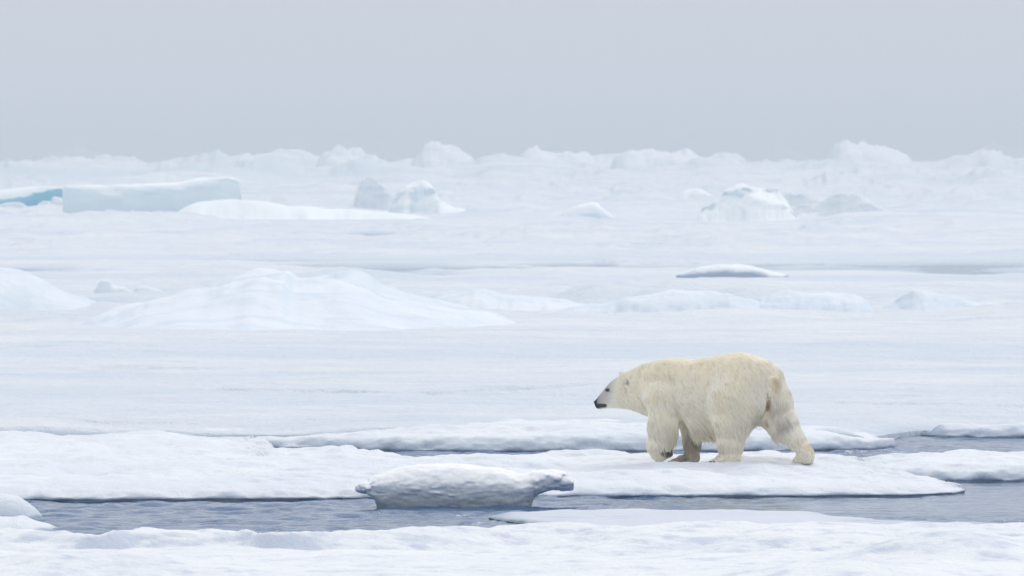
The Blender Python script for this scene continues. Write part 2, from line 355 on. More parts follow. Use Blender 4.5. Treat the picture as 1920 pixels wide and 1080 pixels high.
def mound(name, label, crest, base_row, hd, mat, cat='ice hummock', group=None, base_z=0.2, p=2.2, q=0.6, na=0.05, nsc=1.0, seed=0, nx=120, ny=44, lean=0.0, sink=0.15, soft=False):
    """a lump of ice standing on the sheet: crest as (px, row) outline at its own distance, hd its half depth in metres"""
    y0 = depth_of(base_row, base_z) + hd
    pxs = np.linspace(crest[0][0], crest[-1][0], nx)
    zt = z_of(curve(crest, pxs), y0) - (base_z - sink)
    zt = np.maximum(zt, 0.01)
    xx = x_of(pxs, y0)
    t = np.sin(np.linspace(-1, 1, ny) * math.pi / 2)
    e = np.clip(1 - np.abs(np.linspace(-1, 1, nx)) ** 6, 0.03, 1) ** 0.5
    wd = hd * e * (0.85 + 0.3 * fbm(xx / (hd * 1.5), xx * 0, o=3, s=seed + 3))
    if soft: wd = wd * (1 + 0.25 * fbm(xx / (hd * 0.35), xx * 0, o=4, s=seed + 13))
    T, ZT = np.meshgrid(t, zt, indexing='ij')
    Xg = np.repeat(xx[None], ny, 0)
    Yg = y0 + T * wd[None]
    sh = np.clip(1 - np.abs(T) ** p, 0, 1) ** q
    if soft: ZT = ZT * (1 - np.abs(np.linspace(-1, 1, nx)) ** 9)[None]
    if soft: sh = (1 - np.abs(T) ** 2) ** 1.6 * (1 + 0.15 * fbm(Xg * 0.4, Yg * 0.3, o=3, s=seed + 6))
    Zg = ZT * sh
    Yg = Yg - lean * Zg
    nn = 0.6 * fbm(Xg * nsc, Yg * nsc * 0.6, Zg * nsc * 2, o=5, s=seed, g=0.55) + 0.8 * (0.35 - np.abs(fbm(Xg * nsc * 0.8, Yg * nsc * 0.5, Zg * nsc, o=4, s=seed + 20)))
    Zg = Zg + na * nn * sh
    Yg = Yg + na * 1.5 * fbm(Xg * nsc, Yg * nsc, Zg * nsc * 3, o=4, s=seed + 8) * sh
    V = np.stack([Xg, Yg, Zg + base_z - sink], -1).reshape(-1, 3)
    Q = grid_quads(ny, nx)
    return tag(mesh_obj(name, V, Q, mat), label, cat, group)

# ------------------------------------------------------------------ the near floes
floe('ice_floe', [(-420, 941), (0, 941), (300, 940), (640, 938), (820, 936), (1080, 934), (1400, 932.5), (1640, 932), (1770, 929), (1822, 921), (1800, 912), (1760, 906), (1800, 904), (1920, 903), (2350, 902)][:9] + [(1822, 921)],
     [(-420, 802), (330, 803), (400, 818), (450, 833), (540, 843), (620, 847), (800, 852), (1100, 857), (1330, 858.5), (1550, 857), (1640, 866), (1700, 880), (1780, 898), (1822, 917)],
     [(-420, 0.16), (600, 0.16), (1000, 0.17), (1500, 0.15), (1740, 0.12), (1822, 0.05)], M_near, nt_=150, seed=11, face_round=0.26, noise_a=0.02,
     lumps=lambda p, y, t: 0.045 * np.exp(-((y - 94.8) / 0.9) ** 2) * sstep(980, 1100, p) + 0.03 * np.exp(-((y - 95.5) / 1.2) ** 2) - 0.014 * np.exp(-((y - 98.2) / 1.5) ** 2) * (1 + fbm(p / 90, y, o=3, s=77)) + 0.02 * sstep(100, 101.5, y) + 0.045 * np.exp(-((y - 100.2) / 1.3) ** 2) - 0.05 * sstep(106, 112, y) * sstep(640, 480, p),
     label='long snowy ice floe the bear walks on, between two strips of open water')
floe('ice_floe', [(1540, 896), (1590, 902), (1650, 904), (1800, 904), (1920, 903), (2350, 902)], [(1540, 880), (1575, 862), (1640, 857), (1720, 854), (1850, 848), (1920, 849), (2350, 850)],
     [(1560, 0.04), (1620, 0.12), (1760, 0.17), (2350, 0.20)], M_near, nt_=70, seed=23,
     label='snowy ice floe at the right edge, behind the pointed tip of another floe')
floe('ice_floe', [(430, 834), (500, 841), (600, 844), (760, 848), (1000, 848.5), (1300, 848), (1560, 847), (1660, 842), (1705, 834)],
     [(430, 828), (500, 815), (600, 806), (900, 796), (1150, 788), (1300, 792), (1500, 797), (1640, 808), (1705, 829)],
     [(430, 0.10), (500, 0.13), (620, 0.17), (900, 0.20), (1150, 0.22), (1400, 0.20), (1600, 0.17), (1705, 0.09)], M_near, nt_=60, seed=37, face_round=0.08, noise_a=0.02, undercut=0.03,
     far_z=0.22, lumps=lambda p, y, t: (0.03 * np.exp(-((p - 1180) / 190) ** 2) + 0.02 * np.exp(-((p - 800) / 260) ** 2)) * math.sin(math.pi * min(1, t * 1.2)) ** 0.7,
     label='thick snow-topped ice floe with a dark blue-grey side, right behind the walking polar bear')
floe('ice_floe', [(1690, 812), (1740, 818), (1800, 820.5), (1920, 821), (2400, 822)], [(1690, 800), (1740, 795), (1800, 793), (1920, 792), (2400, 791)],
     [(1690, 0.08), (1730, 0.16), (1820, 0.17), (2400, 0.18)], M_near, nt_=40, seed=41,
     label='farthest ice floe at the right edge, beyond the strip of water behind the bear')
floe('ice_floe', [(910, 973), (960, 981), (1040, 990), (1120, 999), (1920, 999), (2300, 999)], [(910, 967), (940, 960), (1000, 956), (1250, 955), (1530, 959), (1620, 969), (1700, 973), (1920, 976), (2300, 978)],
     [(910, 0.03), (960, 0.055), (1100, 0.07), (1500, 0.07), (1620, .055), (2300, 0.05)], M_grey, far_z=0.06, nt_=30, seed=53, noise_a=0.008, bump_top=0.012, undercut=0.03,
     label='low thin grey ice floe in the water just right of the floating ice block')

# foreground floe: rolling snow close to the camera
fx = np.arange(-7.5, 7.5, 0.03); fy = np.concatenate([np.arange(58, 70, 0.3), np.arange(70, 84.4, 0.06)])
Xn, Yn = np.meshgrid(fx, fy); PXn = Xn / Yn * F + 960
edge_row = curve([(-600, 985), (0, 990), (110, 995), (180, 998), (240, 993), (330, 990), (440, 991), (520, 997), (660, 993), (860, 986), (1000, 981), (1180, 984), (1400, 979), (1600, 983), (1760, 980), (1920, 979), (2400, 982)], PXn)
ye = (HC - 0.28) * F / (edge_row - HOR) + 0.04
yt = (HC - 0.12) * F / (1031 + 6 * fbm(PXn / 300, PXn * 0, o=2, s=81) + 7 * sstep(500, 1300, PXn) - HOR)
Zn = 0.13 + 0.15 * sstep(-0.05, 1, (Yn - yt) / np.maximum(ye - 0.1 - yt, 0.3))
edg = 0.2 + 0.8 * sstep(0, 2.5, ye - Yn)
Zn += edg * (0.04 + 0.03 * sstep(-.3, .5, Yn - yt)) * fbm(Xn * 0.8, Yn * 0.9, o=6, s=60, g=0.5) + 0.012 * fbm(Xn * 3, Yn * 2.5, o=4, s=61) * sstep(76, 79, Yn)
Zn -= 0.05 * np.exp(-((Yn - yt) / 0.25) ** 2)
Zn += 0.018 * fbm(Xn * 2.0, Yn * 5, o=5, s=63, g=0.6) * sstep(-0.1, 0.2, Yn - yt)
Zn += 0.035 * sstep(yt - 0.15, yt - 0.6, Yn) * (1 + 0.5 * fbm(Xn * 0.3, Yn * 0.2, o=2, s=62))
for (px, row, h, wx, wy) in ((1790, 1040, 0.28, 0.8, 0.9), (1600, 1062, 0.12, 0.9, 0.9), (2010, 1030, 0.26, 0.6, 1.0), (180, 1055, 0.16, 1.0, 0.9), (60, 1060, 0.10, 0.9, .8), (1130, 1060, 0.07, 1.2, .9), (700, 1068, 0.06, 1.2, .8), (1550, 1072, .07, .8, .6), (420, 1075, .05, .7, .5)):
    yc = (HC - 0.25) * F / (row - HOR); xc = x_of(px, yc)
    Zn += h * np.exp(-((Xn - xc) / wx) ** 2 - ((Yn - yc) / wy) ** 2)
Zn = Zn - np.maximum(Yn - ye, 0) * 2.5 - 0.02 * sstep(ye - .12, ye, Yn)
Zn = np.maximum(Zn, -0.35)
Zn += sstep(66, 60, Yn) * -0.5
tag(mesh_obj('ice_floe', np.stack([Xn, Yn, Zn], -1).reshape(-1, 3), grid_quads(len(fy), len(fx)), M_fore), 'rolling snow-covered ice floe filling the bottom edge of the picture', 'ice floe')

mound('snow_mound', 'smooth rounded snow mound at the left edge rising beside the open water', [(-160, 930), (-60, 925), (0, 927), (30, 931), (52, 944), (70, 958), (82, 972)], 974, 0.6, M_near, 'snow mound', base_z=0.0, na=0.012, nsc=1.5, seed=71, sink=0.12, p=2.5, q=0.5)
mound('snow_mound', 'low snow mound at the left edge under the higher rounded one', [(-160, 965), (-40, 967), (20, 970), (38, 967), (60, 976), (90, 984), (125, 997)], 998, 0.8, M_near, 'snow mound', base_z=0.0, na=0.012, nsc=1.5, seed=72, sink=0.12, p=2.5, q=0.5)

# ------------------------------------------------------------------ floating ice block
yb = depth_of(954) + 0.42
k = yb / F
bt = [(668, 911), (676, 904), (690, 902), (704, 892), (722, 884), (750, 876), (790, 870), (822, 868), (870, 869), (905, 874), (940, 877), (962, 884), (982, 887), (1004, 882), (1028, 882), (1046, 884), (1060, 888), (1069, 894), (1075, 901)]
bb = [(668, 922), (676, 926), (690, 929), (698, 933), (703, 941), (707, 953), (714, 975), (725, 1000), (840, 1010), (980, 1000), (992, 975), (999, 942), (1006, 933), (1022, 926), (1044, 920), (1062, 919), (1075, 918)]
bd = [(668, 0.10), (680, 0.20), (700, 0.30), (740, 0.38), (800, 0.46), (880, 0.46), (960, 0.40), (1000, 0.30), (1030, 0.22), (1060, 0.18), (1075, 0.13)]
h = 0.0125
gx = np.arange(x_of(655, yb), x_of(1088, yb), h); gy = np.arange(-0.62, 0.62, h); gz = np.arange(-0.22, 0.60, h)
GX, GY, GZ = np.meshgrid(gx, gy, gz, indexing='ij')
pp = gx / k + 960
inb = np.clip((pp - 666) / 6, 0, 1) * np.clip((1077 - pp) / 6, 0, 1)
zt = z_of(curve(bt, pp), yb); zb = z_of(curve(bb, pp), yb); dd = curve(bd, pp)
zt, zb, dd = zt[:, None, None], zb[:, None, None], dd[:, None, None]
cz, hh = (zt + zb) / 2, np.maximum((zt - zb) / 2 * np.ones_like(zt), 0.004)
# the front leans back above, is undercut below
fr = GY + 0.10 * sstep(0.15, 0.5, GZ) * 0 - 0.14 * sstep(0.20, -0.02, GZ) * (GY < 0) * -1
q_ = np.abs(np.where(GY < 0, GY - 0.10 * sstep(0.28, 0.02, GZ), GY) / dd)
r_ = (np.abs((GZ - cz) / hh) ** 2.8 + q_ ** 2.4) ** (1 / 2.6)
D = (r_ - 1) * np.minimum(hh, dd)
D += 0.016 * fbm(GX * 1.8, GY * 2.4, GZ * 2.2, o=2, s=90)
D += 0.0045 * fbm(GX * 13, GY * 13, GZ * 20, o=3, s=94, g=0.65)
D += 0.007 * fbm(GX * 9, GY * 9, GZ * 16, o=3, s=91)
D += 0.010 * np.abs(fbm(GX * 5, GY * 5, GZ * 30, o=2, s=92)) * sstep(0.35, 0.2, GZ)
D += 0.016 * fbm(GX * 7, GY * 7, GZ * 10, o=4, s=93, g=0.6) * np.maximum(sstep(712, 690, pp), sstep(1015, 1050, pp))[:, None, None]
D = np.where(inb[:, None, None] <= 0, 0.05, D)
D[:, :, 0] = np.maximum(D[:, :, 0], 0.01)
V, Q = surface_nets(D, (gx[0], gy[0] + yb, gz[0]), h)
V = relax(V, Q, 1, 0.4)
blk = tag(mesh_obj('ice_block', V, Q, M_block), 'grey-white floating ice block with overhanging ends in the dark water, left of the bear', 'ice block')

# ------------------------------------------------------------------ middle distance mounds
G1 = 'drifted snow mounds in the middle distance'
mound('snow_mound', 'broad bluish snow mound spanning the left middle, the largest in the picture', [(120, 618), (200, 588), (270, 565), (340, 548), (400, 540), (450, 524), (500, 514), (535, 515), (560, 529), (600, 524), (650, 519), (690, 527), (720, 543), (800, 556), (900, 572), (990, 592)], 622, 9.0, M_drift, 'snow mound', G1, soft=True, na=0.14, nsc=0.55, seed=101, nx=260, ny=80, p=1.6, q=0.9, sink=0.1)
mound('snow_mound', 'rounded snow mound at the left edge beside the broad bluish one', [(-160, 540), (-60, 516), (20, 509), (50, 510), (80, 520), (110, 535), (160, 556), (230, 580)], 592, 5.5, M_drift, 'snow mound', G1, soft=True, na=0.09, nsc=0.6, seed=103, nx=140, ny=60, p=1.8, q=0.8)
mound('ice_chunk', 'small round snow-white ice chunk on the left slope, left one of two', [(176, 547), (186, 530), (194, 524), (205, 525), (212, 533), (232, 538), (250, 548)], 549, 0.5, M_far, 'ice chunk', G1, na=0.03, nsc=2, seed=104, nx=50, ny=24)
mound('ice_chunk', 'small low ice chunk on the left slope, right one of two', [(248, 547), (258, 537), (270, 535), (285, 540), (305, 545)], 548, 0.5, M_far, 'ice chunk', G1, na=0.03, nsc=2, seed=105, nx=50, ny=24)
mound('snow_mound', 'low white snow ridge in the centre, right end of the broad bluish mound', [(770, 566), (800, 545), (850, 541), (895, 531), (930, 540), (1000, 552), (1080, 566), (1150, 585)], 588, 3.0, M_drift, 'snow mound', G1, soft=True, na=0.09, nsc=0.9, seed=107, nx=160, ny=50, p=1.8, q=0.8)
for i, (cr_, br, hd, lb) in enumerate((
    ([(1010, 592), (1080, 572), (1180, 556), (1260, 550), (1330, 547), (1400, 555), (1460, 575)], 592, 2.2, 'low lumpy snow ridge above the walking bear, left one of the row'),
    ([(1380, 590), (1430, 560), (1480, 548), (1530, 549), (1600, 552), (1650, 570)], 591, 2.0, 'low lumpy snow ridge above the bear rump, middle one of the row'),
    ([(1630, 588), (1680, 562), (1720, 553), (1780, 560), (1840, 570), (1930, 577), (2040, 590)], 592, 2.4, 'low lumpy snow ridge near the right edge, right one of the row'))):
    mound('snow_ridge', lb, cr_, br, hd, M_drift, 'snow ridge', 'low snow ridges across the middle right', soft=True, na=0.13, nsc=0.9, seed=120 + i, nx=140, ny=44, p=2, q=0.7)
mound('ice_hump', 'flat lens-shaped ice hump with a dark blue-grey side on the right middle', [(1268, 517), (1290, 507), (1330, 497), (1370, 495), (1410, 499), (1450, 509), (1478, 515)], 518, 1.6, M_dark_side, 'ice hump', na=0.04, nsc=1.0, seed=131, nx=90, ny=36, p=4, q=0.4)

# ------------------------------------------------------------------ distant blocks and hummocks
mound('ice_slab', 'long pale blue ice slab with a straight face far off on the left', [(118, 358), (124, 349), (200, 348), (280, 346), (340, 341), (370, 335), (400, 333.5), (440, 336), (448, 342), (452, 370)], 399, 3.0, M_blue, 'ice slab', na=0.14, nsc=0.35, seed=141, nx=240, ny=70, p=9, q=0.3, lean=0.12)
mound('ice_slab', 'deep blue undercut ice slab at the far left edge', [(-160, 372), (-80, 366), (0, 358), (40, 352), (80, 348), (105, 350), (117, 352), (121, 362)], 387, 2.5, M_dblue, 'ice slab', na=0.08, nsc=0.5, seed=142, nx=120, ny=50, p=2.6, q=0.55, lean=0.5)
G2 = 'white ice chunks lying under the deep blue slab'
mound('ice_chunk', 'white ice chunk under the deep blue slab, leftmost of the three', [(-10, 391), (8, 381), (30, 379), (48, 385), (54, 391)], 392, 1.0, M_far, 'ice chunk', G2, na=0.08, nsc=1, seed=143, nx=50, ny=24)
mound('ice_chunk', 'white ice chunk under the deep blue slab, middle of the three', [(64, 392), (74, 381), (90, 375), (104, 380), (112, 392)], 394, 1.0, M_far, 'ice chunk', G2, na=0.15, nsc=1, seed=144, nx=50, ny=24)
mound('ice_chunk', 'white ice chunk at the end of the long pale slab, rightmost of the three', [(94, 380), (100, 370), (112, 369), (121, 378), (127, 394)], 395, 1.0, M_far, 'ice chunk', G2, na=0.12, nsc=1, seed=145, nx=50, ny=24)
mound('ice_hummock', 'smooth low pale blue hummock in front of the long blue slab', [(312, 404), (325, 388), (350, 380), (400, 378), (470, 381), (540, 387), (640, 391), (740, 399), (830, 408)], 410, 4.0, M_blue, na=0.06, nsc=0.35, seed=146, nx=160, ny=50, soft=True)
G3 = 'weathered ice hummocks far off'
mound('ice_hummock', 'arched white hummock far off left of centre, with a steep left end', [(660, 372), (668, 348), (690, 335), (712, 341), (735, 360), (770, 376), (800, 390)], 392, 2.2, M_far, group=G3, na=0.22, nsc=0.6, seed=151, nx=170, ny=60, soft=True)
mound('ice_hummock', 'pointed white hummock with a blue hollow, just left of centre far off', [(728, 378), (745, 360), (770, 351), (790, 346), (808, 352), (825, 375), (850, 388), (885, 398)], 398, 2.2, M_blue, group=G3, na=0.25, nsc=0.6, seed=152, nx=170, ny=60, soft=True)
mound('ice_hummock', 'small blue-sided hummock far off right of centre, shaped like a cap', [(1050, 402), (1070, 390), (1100, 381), (1115, 380), (1130, 390), (1150, 406)], 408, 1.6, M_blue, group=G3, na=0.08, nsc=0.6, seed=153, nx=80, ny=36, p=3, q=0.5)
mound('ice_hummock', 'low hummock beside the jumble of blocks, its left neighbour', [(1262, 372), (1282, 358), (1305, 354), (1325, 362), (1350, 378)], 378, 2.0, M_blue, group=G3, na=0.12, nsc=0.5, seed=154, nx=80, ny=36, soft=True)
mound('ice_hummock', 'broad jumbled hummock with dark blue pits far off on the right', [(1300, 402), (1340, 378), (1365, 360), (1395, 352), (1430, 356), (1470, 368), (1500, 396)], 412, 2.6, M_blue, group=G3, na=0.35, nsc=0.6, seed=155, nx=170, ny=60, soft=True)
mound('ice_hummock', 'steep-backed white block leaning behind the jumbled hummock', [(1420, 356), (1440, 346), (1465, 350), (1500, 362), (1540, 370), (1580, 380)], 390, 2.6, M_far, group=G3, na=0.25, nsc=0.6, seed=156, nx=170, ny=60, soft=True)
mound('ice_hummock', 'long low hummock with a rounded right end, right of the jumbled one', [(1470, 402), (1495, 388), (1540, 384), (1590, 366), (1620, 368), (1650, 388), (1700, 398)], 403, 2.6, M_far, group=G3, na=0.25, nsc=0.6, seed=157, nx=170, ny=60, soft=True)
G4 = 'hummocks along the horizon'
def horizon(label, crest, base, hd, seed, mat=M_far, na=0.28):
    mound('ice_hummock', label, crest, base, hd, mat, group=G4, na=na, nsc=0.25, seed=seed, nx=160, ny=40, soft=True)
horizon('flat-topped white hummock on the horizon left of centre, like a small block', [(760, 296), (786, 285), (794, 276), (815, 273), (858, 277), (872, 286), (900, 291)], 350, 26, 161)
horizon('rounded white hummock on the horizon left of the flat-topped one', [(585, 298), (605, 287), (635, 283), (662, 283), (690, 290), (730, 295)], 350, 26, 162)
horizon('smooth large white dome on the horizon at the right', [(1535, 297), (1550, 285), (1580, 276), (1620, 275), (1665, 282), (1700, 292), (1730, 297)], 348, 26, 163, na=0.2)
horizon('long low white rise on the horizon right of centre', [(1130, 294), (1180, 283), (1230, 281), (1280, 284), (1330, 290), (1420, 293)], 350, 26, 164)
horizon('low white rise in the centre of the horizon', [(960, 295), (985, 287), (1040, 284), (1080, 289), (1130, 293)], 350, 26, 165)
horizon('faint sharp peak in the fog on the horizon right of centre', [(1445, 300), (1452, 268), (1457, 254), (1463, 258), (1476, 276), (1500, 290), (1520, 300)], 311, 20, 166, na=0.5)
horizon('faint slanting hummock in the fog at the right end of the horizon', [(1800, 298), (1840, 280), (1862, 271), (1900, 276), (1950, 284), (2040, 290)], 313, 20, 167)
horizon('faint rounded hummock in the fog at the left end of the horizon', [(60, 300), (100, 288), (130, 279), (150, 277), (175, 285), (220, 300)], 312, 20, 168)

# ------------------------------------------------------------------ polar bear
A = math.radians(28); CA, SA = math.cos(A), math.sin(A)
SC = 0.0060
BX, BY, BZ = x_of(1320, 100.0), 100.0, 0.185
def Pt(px, row, Y=0.0):
    """pixel of the photograph plus sideways offset -> the bear's own frame (X forward, Y left, Z up)"""
    X = -((px - 1320) * SC + Y * SA) / CA
    dep = X * SA - Y * CA
    return np.array([X, Y, (865.5 - row) * SC - dep * 0.034])
h = 0.0115
gx = np.arange(-1.35, 1.50, h); gy = np.arange(-0.56, 0.56, h); gz = np.arange(-0.03, 1.32, h)
GX, GY, GZ = [g.astype(np.float32) for g in np.meshgrid(gx, gy, gz, indexing='ij')]
class Field:
    def __init__(s): s.ops = []
    def tube(s, st, sharp=2.0, k=0.03):
        P0 = [Pt(p[0], p[1], p[4]) for p in st]; P1 = [Pt(p[0], p[2], p[4]) for p in st]
        o = sorted(range(len(st)), key=lambda i: P0[i][0])
        s.ops.append(('tube', [(P0[i][0], (P0[i][2] + P1[i][2]) / 2, (P0[i][2] - P1[i][2]) / 2, st[i][3], st[i][4]) for i in o], sharp, k))
    def cone(s, a, b, ra, rb, k=0.06, sc=(1, 1, 1)):
        s.ops.append(('cone', Pt(*a), Pt(*b), ra, rb, k, sc))
    def cut(s, a, b, r, k=0.02):
        s.ops.append(('cut', Pt(*a), Pt(*b), r, r, k, (1, 1, 1)))
    def val(s, X, Y, Z):
        D = None
        for op in s.ops:
            if op[0] == 'tube':
                T = op[1]
                c = curve([(t[0], t[1]) for t in T], X); hh = curve([(t[0], t[2]) for t in T], X); ww = curve([(t[0], t[3]) for t in T], X); yc = curve([(t[0], t[4]) for t in T], X)
                r = (np.abs((Y - yc) / ww) ** op[2] + np.abs((Z - c) / hh) ** op[2]) ** (1 / op[2])
                d = (r - 1) * np.minimum(hh, ww)
                ex = np.maximum(np.maximum(T[0][0] - X, X - T[-1][0]), 0)
                d = np.where(ex > 0, np.sqrt(np.maximum(d, 0) ** 2 + ex ** 2) + 0.001, d); kk = op[3]
            else:
                _, a, b, ra, rb, kk, sc = op
                ab = b - a; L2 = max(float((ab ** 2).sum()), 1e-9)
                t = np.clip(((X - a[0]) * ab[0] + (Y - a[1]) * ab[1] + (Z - a[2]) * ab[2]) / L2, 0, 1)
                dx, dy, dz = X - a[0] - t * ab[0], Y - a[1] - t * ab[1], Z - a[2] - t * ab[2]
                d = np.sqrt((dx / sc[0]) ** 2 + (dy / sc[1]) ** 2 + (dz / sc[2]) ** 2) - (ra + (rb - ra) * t)
                d = d * min(sc)
            if D is None: D = d; continue
            if op[0] == 'cut':
                d = -d; hq = np.maximum(kk - np.abs(D - d), 0) / kk; D = np.maximum(D, d) + hq * hq * kk * 0.25
            else:
                hq = np.maximum(kk - np.abs(D - d), 0) / kk; D = np.minimum(D, d) - hq * hq * kk * 0.25
        return D
bf = Field()
# torso, neck and head as one flowing form: (px, top row, bottom row, half width, sideways shift)
bf.tube([(1116.5, 749, 755, .014, .15), (1118.5, 746, 760, .030, .148), (1123, 741, 763, .040, .14), (1130, 732, 763, .050, .13), (1137, 723.5, 762, .064, .115),
         (1146, 713.5, 761.5, .088, .105), (1157, 704.5, 762, .112, .09), (1170, 697.5, 763, .128, .07), (1185, 690, 765, .14, .045), (1205, 681, 771, .168, .02), (1228, 672.5, 781, .215, 0),
         (1255, 667.5, 786, .255, 0), (1280, 667.5, 789, .28, 0), (1305, 669.5, 794, .31, 0), (1335, 665, 799, .335, 0), (1370, 660, 797, .345, 0), (1400, 661.5, 789, .33, 0),
         (1420, 671, 782, .29, 0), (1434, 683, 770, .22, 0), (1443, 700, 755, .13, 0), (1449, 715, 740, .05, 0)])
bf.cone((1252, 712, .15), (1245, 745, .20), .20, .19, .10, (1.1, .8, 1.0))                   # near shoulder
bf.cone((1245, 745, .21), (1243, 792, .23), .185, .160, .06)
bf.cone((1243, 792, .23), (1236, 832, .23), .160, .138, .05)                               # thick forearm
bf.cone((1236, 832, .23), (1237, 845, .22), .140, .105, .03)
bf.cone((1238, 848, .22), (1252, 846, .21), .078, .058, .03)                               # lifted paw folded back
bf.cone((1256, 842, .16), (1258, 838, .15), .030, .022, .02)
bf.cone((1256, 845, .21), (1260, 842, .21), .030, .022, .02)
bf.cone((1255, 850, .25), (1259, 849, .26), .030, .022, .02)
bf.cone((1276, 725, -.15), (1293, 785, -.17), .17, .105, .06)                               # far foreleg
bf.cone((1293, 785, -.17), (1299, 822, -.18), .106, .088, .04)
bf.cone((1297, 822, -.18), (1299, 853, -.18), .092, .078, .03)
bf.cone((1301, 856, -.18), (1278, 858.5, -.17), .058, .046, .03, (1, 1.35, 1))
for j, (dy, dp) in enumerate(((-.075, 4), (-.03, 0), (.015, 1), (.06, 5))):
    bf.cone((1276 + dp, 859.5, -.175 + dy), (1262 + dp, 861, -.17 + dy * 1.2), .032, .024, .02)
bf.cone((1395, 715, .11), (1385, 745, .17), .26, .24, .16)                                  # near hind leg
bf.cone((1385, 745, .19), (1368, 790, .22),   .225, .165, .18)
bf.cone((1368, 790, .22), (1367, 825, .23), .162, .134, .08)
bf.cone((1367, 825, .23), (1370, 853, .22), .132, .112, .06)
bf.cone((1370, 856, .22), (1350, 858, .23), .080, .056, .04, (1, 1.3, 1))
for j, (dy, dp) in enumerate(((-.085, 4), (-.04, 1), (.01, 0), (.055, 2), (.095, 7))):
    bf.cone((1349 + dp, 859, .23 + dy * .9), (1335 + dp, 861.5, .235 + dy), .036, .026, .02)
bf.cone((1428, 716, -.13), (1444, 752, -.19), .255, .245, .10)                              # far hind leg stretched back
bf.cone((1444, 752, -.20), (1466, 790, -.21), .235, .160, .07)
bf.cone((1466, 790, -.21), (1490, 822, -.22), .160, .112, .05)
bf.cone((1490, 822, -.22), (1511, 846, -.22), .105, .078, .04)
bf.cone((1514, 850, -.22), (1514, 858, -.22), .070, .058, .03)
bf.cone((1512, 860, -.22), (1492, 862, -.22), .040, .024, .03, (1, 1.6, 1))
bf.cone((1503, 852, -.22), (1490, 861, -.22), .050, .030, .02, (1, 1.4, 1))
bf.cone((1308, 786, 0), (1338, 790, 0), .115, .10, .06, (1, 1.5, 1))                          # shaggy belly
def ray_hit(px_, row_, back=0.0):
    o = Pt(px_, row_, 0); d = np.array([SA, -CA, -0.034]); d /= np.linalg.norm(d)
    s = np.linspace(-1.3, 1.3, 2600)
    pts = o[None] + d[None] * s[:, None]
    v = bf.val(pts[:, 0], pts[:, 1], pts[:, 2])
    i = np.argmax(v < 0); return pts[i] + d * back
H_ = {k: ray_hit(*k) for k in ((1436, 736), (1438, 753), (1446, 712), (1442, 738), (1440, 748), (1434, 782), (1452, 716), (1437, 768), (1432, 790), (1465, 792), (1455, 765), (1420, 778), (1254, 849))}
bf.ops.append(('cut', H_[(1440, 748)], H_[(1434, 782)], .030, .022, .05, (1, 1, 1)))                # cleft below the tail
away = np.array([SA, -CA, 0])
eh = ray_hit(1170, 709); bf.ops.append(('cone', eh - away * .004, eh - away * .012 + np.array([.012, 0, .038]), .040, .034, .012, (.8, .6, 1.1)))   # near ear
bf.ops.append(('cone', H_[(1446, 712)] + away * .01, H_[(1442, 738)] - away * .03, .050, .032, .02, (1, 1, 1)))   # tail
for sgn, row_, dp in ((1, 706, 3), (-1, 703, 0)):
    c = (1168 + dp, row_, .075 + sgn * .098); e = (1165 + dp, row_ - 5, .075 + sgn * .105)
    bf.cone(c, e, .036, .030, .018, (.6, 1, 1.15))
D = bf.val(GX, GY, GZ).astype(np.float64)
D += 0.006 * fbm(GX * 5, GY * 5, GZ * 4, o=2, s=201)
D = np.maximum(D, -(GZ - 0.004))
V, Q = surface_nets(D, (gx[0], gy[0], gz[0]), h)
V = relax(V, Q, 2, 0.5)
def proj(P):
    """back to photograph pixels"""
    X, Y, Z = P[..., 0], P[..., 1], P[..., 2]
    dep = X * SA - Y * CA
    return 1320 + (-X * CA - Y * SA) / SC, 865.5 - (Z + dep * 0.034) / SC
